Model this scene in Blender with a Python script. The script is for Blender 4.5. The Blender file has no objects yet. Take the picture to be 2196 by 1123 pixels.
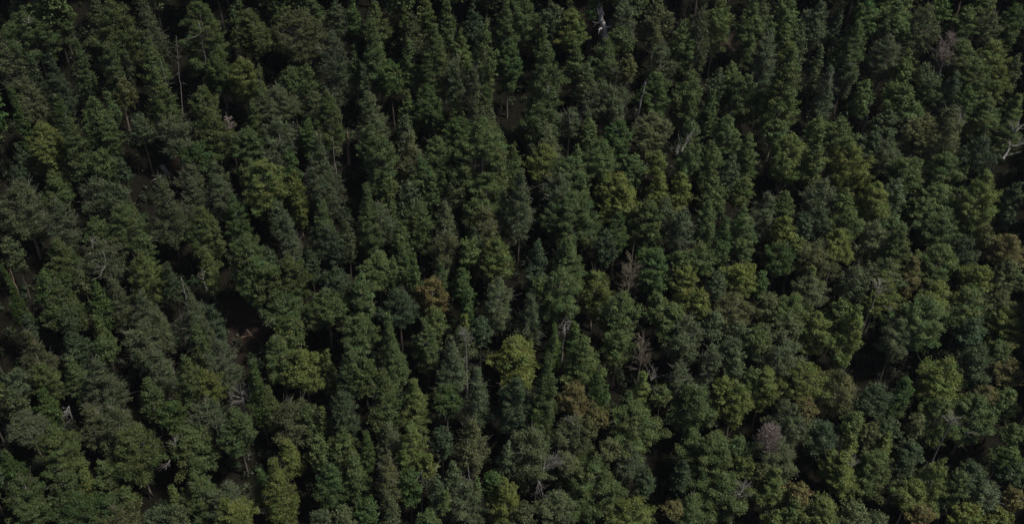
import bpy, math, random
import numpy as np
from mathutils import Vector, Matrix

# ------------------------------------------------------------------ camera, light, exposure
SC = bpy.context.scene
COL = SC.collection
PW, PH = 2196.0, 1123.0            # size of the photograph, used to read positions off it
F_PX = 1900.0                      # focal length in photograph pixels
PITCH = math.radians(37.9)
ROLL = math.radians(2.3)
SLOPE = math.radians(31.5)
DIST = 150.0                       # metres from the camera to the canopy at the frame centre
CAM = np.array([0.0, 0.0, 110.0])
SUN_EL, SUN_AZ = math.radians(60), math.radians(104)   # azimuth clockwise from +y (uphill)
SUN_STRENGTH, SUN_ANGLE, SKY_STRENGTH, EXPOSURE = 3.0, 4.0, 0.048, 0.44

HAZE = 0.00005

_F = np.array([0.0, math.cos(PITCH), -math.sin(PITCH)])
_R = np.array([1.0, 0.0, 0.0])
_U = np.array([0.0, math.sin(PITCH), math.cos(PITCH)])
CR = math.cos(ROLL) * _R + math.sin(ROLL) * _U
CU = -math.sin(ROLL) * _R + math.cos(ROLL) * _U

cam_data = bpy.data.cameras.new('camera')
cam_data.sensor_width = 36.0
cam_data.lens = 36.0 * F_PX / PW
cam_data.clip_start, cam_data.clip_end = 1.0, 3000.0
cam = bpy.data.objects.new('camera', cam_data)
COL.objects.link(cam)
cam.matrix_world = Matrix(((CR[0], CU[0], -_F[0], CAM[0]), (CR[1], CU[1], -_F[1], CAM[1]),
                           (CR[2], CU[2], -_F[2], CAM[2]), (0, 0, 0, 1)))
SC.camera = cam

world = bpy.data.worlds.new('World')
SC.world = world
world.use_nodes = True
_nt = world.node_tree
_bg = _nt.nodes['Background']
_sky = _nt.nodes.new('ShaderNodeTexSky')
_sky.sky_type = 'NISHITA'
_sky.sun_disc = False
_sky.sun_elevation, _sky.sun_rotation = SUN_EL, SUN_AZ
_sky.dust_density = 3.0
_nt.links.new(_sky.outputs[0], _bg.inputs[0])
_bg.inputs[1].default_value = SKY_STRENGTH

sun_data = bpy.data.lights.new('sun', 'SUN')
sun_data.energy, sun_data.angle, sun_data.color = SUN_STRENGTH, math.radians(SUN_ANGLE), (1.0, 0.955, 0.88)
sun = bpy.data.objects.new('sun', sun_data)
COL.objects.link(sun)
_sd = Vector((math.sin(SUN_AZ) * math.cos(SUN_EL), math.cos(SUN_AZ) * math.cos(SUN_EL), math.sin(SUN_EL)))
sun.rotation_euler = _sd.to_track_quat('Z', 'Y').to_euler()
sun.location = (60, -40, 200)

SC.view_settings.view_transform = 'Standard'
SC.view_settings.look = 'None'
SC.view_settings.exposure = EXPOSURE
SC.view_settings.gamma = 1.0
SC.render.engine = 'CYCLES'
SC.cycles.max_bounces, SC.cycles.diffuse_bounces, SC.cycles.glossy_bounces = 5, 3, 2
SC.cycles.transmission_bounces = 3
SC.cycles.use_denoising = True

# ------------------------------------------------------------------ geometry of the hillside
TAN_S = math.tan(SLOPE)
P0 = CAM + DIST * _F
P0 = P0 - np.array([0, 0, 21.0])                  # ground under the canopy at the frame centre


def hill(x, y):
    """height of the hillside: one steep face with gullies and spurs, easing off at its foot and its top"""
    x = np.asarray(x, float); y = np.asarray(y, float)
    t = y - P0[1]
    base = np.where(t > 160, 160 * TAN_S + (t - 160) * 0.25, np.where(t < -110, -110 * TAN_S + (t + 110) * 0.12, t * TAN_S))
    w = 1.1 * np.sin(x * 0.071 + 0.6) * np.cos(y * 0.043) + 0.7 * np.sin(x * 0.19 + y * 0.11) + 0.35 * np.sin(x * 0.41 - y * 0.37)
    return P0[2] + base + w


def ray(px, py):
    d = _F + CR * ((px - PW / 2) / F_PX) - CU * ((py - PH / 2) / F_PX)
    return d


def at(px, py, h):
    """the point that stands h metres above the hillside and shows at photograph pixel (px, py); its depth"""
    d = ray(px, py)
    s = DIST
    for _ in range(25):
        p = CAM + s * d
        g = float(hill(p[0], p[1])) + h - p[2]
        s += g / (d[2] - TAN_S * d[1]) * 1.0
    p = CAM + s * d
    return p, s


def project(p):
    v = np.asarray(p, float) - CAM
    z = v @ _F
    return PW / 2 + F_PX * (v @ CR) / z, PH / 2 - F_PX * (v @ CU) / z, z


# ------------------------------------------------------------------ materials
def new_mat(name):
    m = bpy.data.materials.new(name)
    m.use_nodes = True
    nt = m.node_tree
    nt.nodes.clear()
    return m, nt, nt.nodes.new, nt.links.new


def leaf_material(name, tint_attr):
    m, nt, N, L = new_mat(name)
    out = N('ShaderNodeOutputMaterial')
    if tint_attr:
        src = N('ShaderNodeAttribute'); src.attribute_name = tint_attr; col = src.outputs['Color']
    else:
        src = N('ShaderNodeObjectInfo'); col = src.outputs['Color']
    tone = N('ShaderNodeAttribute'); tone.attribute_name = 'tone'
    warm = N('ShaderNodeAttribute'); warm.attribute_name = 'warm'
    hs = N('ShaderNodeHueSaturation')
    add = N('ShaderNodeMath'); add.operation = 'ADD'; add.inputs[1].default_value = 0.5
    L(warm.outputs['Fac'], add.inputs[0]); L(add.outputs[0], hs.inputs['Hue'])
    L(tone.outputs['Fac'], hs.inputs['Value']); L(col, hs.inputs['Color'])
    bs = N('ShaderNodeBsdfPrincipled')
    bs.inputs['Roughness'].default_value = 0.5
    bs.inputs['Specular IOR Level'].default_value = 0.2
    L(hs.outputs[0], bs.inputs['Base Color'])
    tr = N('ShaderNodeBsdfTranslucent')
    h2 = N('ShaderNodeHueSaturation'); h2.inputs['Saturation'].default_value = 1.15; h2.inputs['Value'].default_value = 1.1
    L(hs.outputs[0], h2.inputs['Color']); L(h2.outputs[0], tr.inputs['Color'])
    mx = N('ShaderNodeMixShader'); mx.inputs[0].default_value = 0.25
    L(bs.outputs[0], mx.inputs[1]); L(tr.outputs[0], mx.inputs[2]); L(mx.outputs[0], out.inputs['Surface'])
    return m


def bark_material(name, c1, c2, scale=3.0):
    m, nt, N, L = new_mat(name)
    out = N('ShaderNodeOutputMaterial')
    tc = N('ShaderNodeTexCoord')
    mp = N('ShaderNodeMapping'); mp.inputs['Scale'].default_value = (scale, scale, scale * 0.3)
    nz = N('ShaderNodeTexNoise'); nz.inputs['Scale'].default_value = 1.0; nz.inputs['Detail'].default_value = 6
    rp = N('ShaderNodeValToRGB')
    rp.color_ramp.elements[0].position, rp.color_ramp.elements[1].position = 0.35, 0.65
    rp.color_ramp.elements[0].color, rp.color_ramp.elements[1].color = (*c1, 1), (*c2, 1)
    bs = N('ShaderNodeBsdfPrincipled'); bs.inputs['Roughness'].default_value = 0.85; bs.inputs['Specular IOR Level'].default_value = 0.1
    bp = N('ShaderNodeBump'); bp.inputs['Strength'].default_value = 0.5; bp.inputs['Distance'].default_value = 0.05
    L(tc.outputs['Object'], mp.inputs[0]); L(mp.outputs[0], nz.inputs['Vector'])
    L(nz.outputs['Fac'], rp.inputs[0]); L(rp.outputs[0], bs.inputs['Base Color'])
    L(nz.outputs['Fac'], bp.inputs['Height']); L(bp.outputs[0], bs.inputs['Normal'])
    L(bs.outputs[0], out.inputs['Surface'])
    return m


def ground_material():
    m, nt, N, L = new_mat('forest_floor_litter')
    out = N('ShaderNodeOutputMaterial')
    tc = N('ShaderNodeTexCoord')
    n1 = N('ShaderNodeTexNoise'); n1.inputs['Scale'].default_value = 0.11; n1.inputs['Detail'].default_value = 8
    n2 = N('ShaderNodeTexNoise'); n2.inputs['Scale'].default_value = 2.3; n2.inputs['Detail'].default_value = 8
    r1 = N('ShaderNodeValToRGB')
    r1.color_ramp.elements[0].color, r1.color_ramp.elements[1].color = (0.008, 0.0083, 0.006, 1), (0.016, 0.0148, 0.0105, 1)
    r2 = N('ShaderNodeValToRGB')
    r2.color_ramp.elements[0].color, r2.color_ramp.elements[1].color = (0.55, 0.5, 0.5, 1), (1.3, 1.3, 1.3, 1)
    so = N('ShaderNodeAttribute'); so.attribute_name = 'soil'
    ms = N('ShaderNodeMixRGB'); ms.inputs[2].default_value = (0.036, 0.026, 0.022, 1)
    L(so.outputs['Fac'], ms.inputs[0]); L(r1.outputs[0], ms.inputs[1])
    mu = N('ShaderNodeMixRGB'); mu.blend_type = 'MULTIPLY'; mu.inputs[0].default_value = 1.0
    bs = N('ShaderNodeBsdfPrincipled'); bs.inputs['Roughness'].default_value = 0.95; bs.inputs['Specular IOR Level'].default_value = 0.0
    bp = N('ShaderNodeBump'); bp.inputs['Distance'].default_value = 0.2
    L(tc.outputs['Object'], n1.inputs['Vector']); L(tc.outputs['Object'], n2.inputs['Vector'])
    L(n1.outputs['Fac'], r1.inputs[0]); L(n2.outputs['Fac'], r2.inputs[0])
    L(ms.outputs[0], mu.inputs[1]); L(r2.outputs[0], mu.inputs[2]); L(mu.outputs[0], bs.inputs['Base Color'])
    L(n2.outputs['Fac'], bp.inputs['Height']); L(bp.outputs[0], bs.inputs['Normal'])
    L(bs.outputs[0], out.inputs['Surface'])
    return m


M_LEAF = leaf_material('tree_foliage', None)
M_LEAF_T = leaf_material('forest_foliage', 'tint')
M_BARK = bark_material('grey_brown_bark', (0.07, 0.055, 0.045), (0.17, 0.145, 0.125))
M_TWIG = bark_material('pale_twig_bark', (0.14, 0.135, 0.105), (0.28, 0.265, 0.22))
M_DEAD = bark_material('bleached_dead_wood', (0.12, 0.112, 0.10), (0.245, 0.23, 0.21))
M_WHITE = bark_material('white_stripped_wood', (0.20, 0.185, 0.18), (0.42, 0.39, 0.38))
M_DRY = bark_material('dry_brown_twigs', (0.10, 0.085, 0.06), (0.19, 0.165, 0.125))
M_BROWN = bark_material('brown_rotten_wood', (0.11, 0.075, 0.055), (0.24, 0.17, 0.13))
M_RED = bark_material('reddish_broken_wood', (0.16, 0.05, 0.04), (0.27, 0.13, 0.10))
M_PINK = bark_material('pinkish_dead_twigs', (0.14, 0.112, 0.10), (0.25, 0.205, 0.19))
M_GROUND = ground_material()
M_ROCK = bark_material('pale_weathered_rock', (0.13, 0.125, 0.125), (0.34, 0.33, 0.32), 0.8)

# base tint of a whole crown: that tree's own leaf colour, before brightness is painted in
HUE = {'o': (0.069, 0.097, 0.032), 'y': (0.098, 0.123, 0.033), 'g': (0.052, 0.085, 0.024), 'w': (0.072, 0.094, 0.043),
       'k': (0.044, 0.065, 0.030), 'b': (0.080, 0.090, 0.036), 'r': (0.100, 0.090, 0.033), 'p': (0.26, 0.20, 0.19)}

# ------------------------------------------------------------------ mesh helpers
class Geo:
    """collects polygons with numpy and links them as ONE mesh"""
    def __init__(s):
        s.v, s.q, s.tone, s.warm, s.tint, s.n = [], [], [], [], [], 0

    def quads(s, verts, faces, tone=None, warm=None, tint=None):
        s.v.append(verts); s.q.append(faces + s.n); s.n += len(verts)
        if tone is not None: s.tone.append(tone); s.warm.append(warm)
        if tint is not None: s.tint.append(tint)

    def tube(s, pts, radii, k=5, cap=True):
        pts = np.asarray(pts, float); n = len(pts)
        tan = np.gradient(pts, axis=0)
        tan /= np.linalg.norm(tan, axis=1)[:, None] + 1e-9
        ref = np.array([1.0, 0.02, 0.03]) if abs(tan[0][0]) < 0.8 else np.array([0.03, 1.0, 0.02])
        a = np.cross(tan, ref); a /= np.linalg.norm(a, axis=1)[:, None] + 1e-9
        b = np.cross(tan, a)
        th = np.linspace(0, 2 * math.pi, k, endpoint=False)
        ring = a[:, None] * np.cos(th)[None, :, None] + b[:, None] * np.sin(th)[None, :, None]
        v = (pts[:, None] + ring * np.asarray(radii, float)[:, None, None]).reshape(-1, 3)
        i = np.arange(n - 1)[:, None] * k; j = np.arange(k)[None, :]; j2 = (j + 1) % k
        f = np.stack([i + j, i + j2, i + k + j2, i + k + j], -1).reshape(-1, 4)
        s.quads(v, f)

    def build(s, name, mat, parent=None, smooth=False):
        return link(name, s.mesh(name, mat, smooth), parent)

    def mesh(s, name, mat, smooth=False):
        v = np.concatenate(s.v).astype(np.float32); q = np.concatenate(s.q).astype(np.int32)
        me = bpy.data.meshes.new(name)
        me.vertices.add(len(v)); me.vertices.foreach_set('co', v.ravel())
        me.loops.add(q.size); me.loops.foreach_set('vertex_index', q.ravel())
        me.polygons.add(len(q))
        me.polygons.foreach_set('loop_start', np.arange(0, q.size, 4, dtype=np.int32))
        if smooth: me.polygons.foreach_set('use_smooth', np.ones(len(q), bool))
        for nm, lst in (('tone', s.tone), ('warm', s.warm)):
            if lst:
                at_ = me.attributes.new(nm, 'FLOAT', 'FACE')
                at_.data.foreach_set('value', np.concatenate(lst).astype(np.float32))
        if s.tint:
            at_ = me.attributes.new('tint', 'FLOAT_COLOR', 'FACE')
            at_.data.foreach_set('color', np.concatenate(s.tint).astype(np.float32).ravel())
        me.materials.append(mat)
        me.update(calc_edges=True)
        return me


def link(name, mesh, parent=None):
    o = bpy.data.objects.new(name, mesh)
    COL.objects.link(o)
    if parent is not None: o.parent = parent
    return o


def tag(o, label=None, cat=None, group=None, kind=None):
    if label: o['label'] = label
    if cat: o['category'] = cat
    if group: o['group'] = group
    if kind: o['kind'] = kind
    return o


def empty(name, loc, rz=0.0):
    o = bpy.data.objects.new(name, None)
    o.empty_display_size = 0.5
    COL.objects.link(o)
    o.location = loc; o.rotation_euler = (0, 0, rz)
    return o


# ------------------------------------------------------------------ crowns
def leaves(rng, centres, outw, rad, per, size, flat, sparse=0.0):
    """leaf sprays on the outer shell of each clump: arrays of quads with a tone per leaf"""
    n = len(centres)
    cnt = np.maximum(8, (per * (rad / rad.mean()) ** 2).astype(int))
    idx = np.repeat(np.arange(n), cnt)
    m = len(idx)
    d = rng.normal(size=(m, 3))
    d /= np.linalg.norm(d, axis=1)[:, None]
    bias = outw[idx] * 0.4 + np.array([0, 0, 0.5])
    d = d + bias * 0.75
    d /= np.linalg.norm(d, axis=1)[:, None]
    r = rad[idx] * (1.0 - 0.6 * rng.random(m) ** 2.0) * (1 + 0.13 * rng.normal(size=m))
    ax = outw / (np.linalg.norm(outw, axis=1)[:, None] + 1e-9)          # each clump is a spray reaching along its own branch
    sd = np.cross(ax, np.array([0.013, 0.021, 1.0])); sd /= np.linalg.norm(sd, axis=1)[:, None] + 1e-9
    up = np.cross(sd, ax)
    p = centres[idx] + (ax[idx] * ((d * ax[idx]).sum(1) * r * 1.4)[:, None] + sd[idx] * ((d * sd[idx]).sum(1) * r * 0.95)[:, None]
                        + up[idx] * ((d * up[idx]).sum(1) * r * flat)[:, None])
    # leaf plane: normal between outward/up and random, length drooping outward
    nrm = d * 0.6 + np.array([0, 0, 0.55]) + rng.normal(size=(m, 3)) * 0.55
    nrm /= np.linalg.norm(nrm, axis=1)[:, None]
    t = d + rng.normal(size=(m, 3)) * 0.6
    t -= nrm * (t * nrm).sum(1)[:, None]
    t /= np.linalg.norm(t, axis=1)[:, None] + 1e-9
    b = np.cross(nrm, t)
    ln = size * (0.65 + 0.7 * rng.random(m)); wd = ln * (0.38 + 0.25 * rng.random(m))
    v = np.empty((m, 4, 3))
    v[:, 0] = p - t * (ln * 0.5)[:, None]
    v[:, 1] = p + b * (wd * 0.5)[:, None] - nrm * (0.06 * ln)[:, None]
    v[:, 2] = p + t * (ln * 0.5)[:, None]
    v[:, 3] = p - b * (wd * 0.5)[:, None] - nrm * (0.06 * ln)[:, None]
    lob_t = rng.normal(1.0, 0.15, n).clip(0.7, 1.35)
    lob_w = rng.normal(0.0, 0.013, n)
    tone = lob_t[idx] * rng.normal(1.0, 0.11, m).clip(0.65, 1.4)
    warm = lob_w[idx] + rng.normal(0, 0.008, m)
    return v.reshape(-1, 3), np.arange(m * 4).reshape(-1, 4), tone, warm


def profile(kind, t):
    t = np.asarray(t, float)
    if kind == 's':
        return np.where(t < 0.72, 0.04 + 0.96 * (t / 0.72) ** 0.85, 1.0 - 0.35 * (t - 0.72) / 0.28)
    if kind == 'c':
        return np.where(t < 0.42, 0.03 + 0.94 * np.clip(1 - (1 - t / 0.42) ** 1.5, 0, 1) ** 0.85, np.where(t < 0.75, 0.97, 0.97 - 0.4 * (t - 0.75) / 0.25))
    return np.where(t < 0.62, 0.03 + 0.97 * np.clip(1 - (1 - t / 0.62) ** 1.8, 0, 1) ** 0.72, 1.0 - 0.5 * ((t - 0.62) / 0.38) ** 1.3)


def clumps(rng, kind, R, H):
    """clump centres (z from 0 at the crown's foot to H), outward directions and radii"""
    subs = [(0.0, 0.0, R, 0.0, H, kind)]
    if kind == 'l':
        k = 4 if R < 4.5 else 6
        subs = [(0.0, 0.0, R * 0.62, 0.15 * H, H, 'd')]
        a0 = rng.random() * 6.28
        for i in range(k):
            a = a0 + 6.28 * i / k + rng.normal() * 0.25
            rr = R * rng.uniform(0.38, 0.60)
            top = H * rng.uniform(0.55, 0.92)
            subs.append((math.cos(a) * (R - rr), math.sin(a) * (R - rr), rr, max(0, top - H * rng.uniform(0.4, 0.6)), top, 'd'))
    C, O, S = [], [], []
    for (x0, y0, r0, zb, zt, kd) in subs:
        h = zt - zb
        cr = float(np.clip(0.13 * r0 + 0.33, 0.45, 0.95))
        area = 2 * math.pi * r0 * 0.75 * h + math.pi * r0 * r0
        n = int(area / (cr * cr * 1.55)) + 8
        t = rng.random(n * 3)
        t = t[rng.random(n * 3) < profile(kd, t) * 0.9 + 0.1][:n]
        ang = rng.random(len(t)) * 6.2832
        ph = rng.random(6) * 6.28
        edge = 1 + 0.15 * np.sin(2 * ang + ph[0] + 5 * t) + 0.13 * np.sin(3 * ang + ph[1] - 9 * t) + 0.12 * np.sin(5 * ang + ph[2] + 14 * t)
        keep = (np.sin(3 * ang + ph[3] + 6 * t) + np.sin(2 * ang + ph[4] - 9 * t) + rng.normal(size=len(t)) * 0.5) > -1.45
        rr = profile(kd, t) * r0 * edge
        rad = cr * rng.uniform(0.55, 1.3, len(t))
        rr = rr * rng.uniform(0.72, 1.16, len(t))
        q = np.clip(rr - rad * 0.9, 0.03, None) * (0.6 + 0.42 * rng.random(len(t)) ** 0.6)
        c = np.stack([x0 + np.cos(ang) * q, y0 + np.sin(ang) * q, zb + (1 - t) * (h - cr * 0.5) + rng.normal(size=len(t)) * 0.15], 1)
        o = np.stack([np.cos(ang), np.sin(ang), 1.5 * (1 - t) ** 2 + 0.05 + 0.35 * rng.normal(size=len(t))], 1)
        C.append(c[keep]); O.append(o[keep]); S.append(rad[keep])
    return np.concatenate(C), np.concatenate(O), np.concatenate(S)


def make_crown(seed, kind, R, H, sparse=False, lod=1.0):
    rng = np.random.default_rng(seed)
    C, O, S = clumps(rng, kind, R, H)
    size = float(np.clip(0.225 + 0.010 * R, 0.225, 0.31)) / math.sqrt(lod)
    per = (128 if not sparse else 80) * lod * (S.mean() / 0.80) ** 2
    v, f, tone, warm = leaves(rng, C, O, S, per, size, 0.58)
    return C, O, S, v, f, tone, warm


def make_limbs(rng, C, S, R, H, frac, r0, over):
    """limbs from the axis to the clumps, with twigs that poke out"""
    g = Geo()
    g.tube([[0, 0, -0.2], [0, 0, H * 0.5], [0, 0, H * 0.93]], [0.13 + 0.02 * R, 0.09 + 0.012 * R, 0.03], 5)
    sel = rng.permutation(len(C))[:max(5, int(len(C) * frac))]
    for i in sel:
        c = C[i]
        up = max(0.0, c[2] - rng.uniform(0.2, 0.55) * math.hypot(c[0], c[1]) - 0.4)
        a = np.array([c[0] * 0.04, c[1] * 0.04, up])
        e = c + (c - a) / (np.linalg.norm(c - a) + 1e-6) * S[i] * over
        mid = a * 0.45 + e * 0.55 + np.array([0, 0, 0.12 * np.linalg.norm(e - a)]) * rng.uniform(-0.6, 1)
        g.tube([a, mid, e], [r0, r0 * 0.6, r0 * 0.2], 3)
        for _ in range(3):
            d = (e - a) / (np.linalg.norm(e - a) + 1e-6) + rng.normal(size=3) * 0.6
            s0 = mid + (e - mid) * rng.uniform(0.1, 0.9)
            g.tube([s0, s0 + d * S[i] * rng.uniform(0.5, 1.0) * over], [r0 * 0.38, r0 * 0.15], 3)
    return g


def make_trunk(rng, R, H):
    """trunk of unit height 1 (scaled to the tree), in metres across"""
    g = Geo()
    r = 0.10 + 0.035 * R
    n = 9
    z = np.linspace(-0.04, 0.96, n)
    wob = rng.normal(size=(n, 2)).cumsum(0) * 0.06
    wob -= wob[1]
    pts = np.column_stack([wob[:, 0], wob[:, 1], z])
    pts[-1, :2] *= 0.3
    rad = r * (1.0 - 0.85 * np.linspace(0, 1, n) ** 1.3); rad[0] *= 1.35
    g.tube(pts, rad, 7)
    return g
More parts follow.
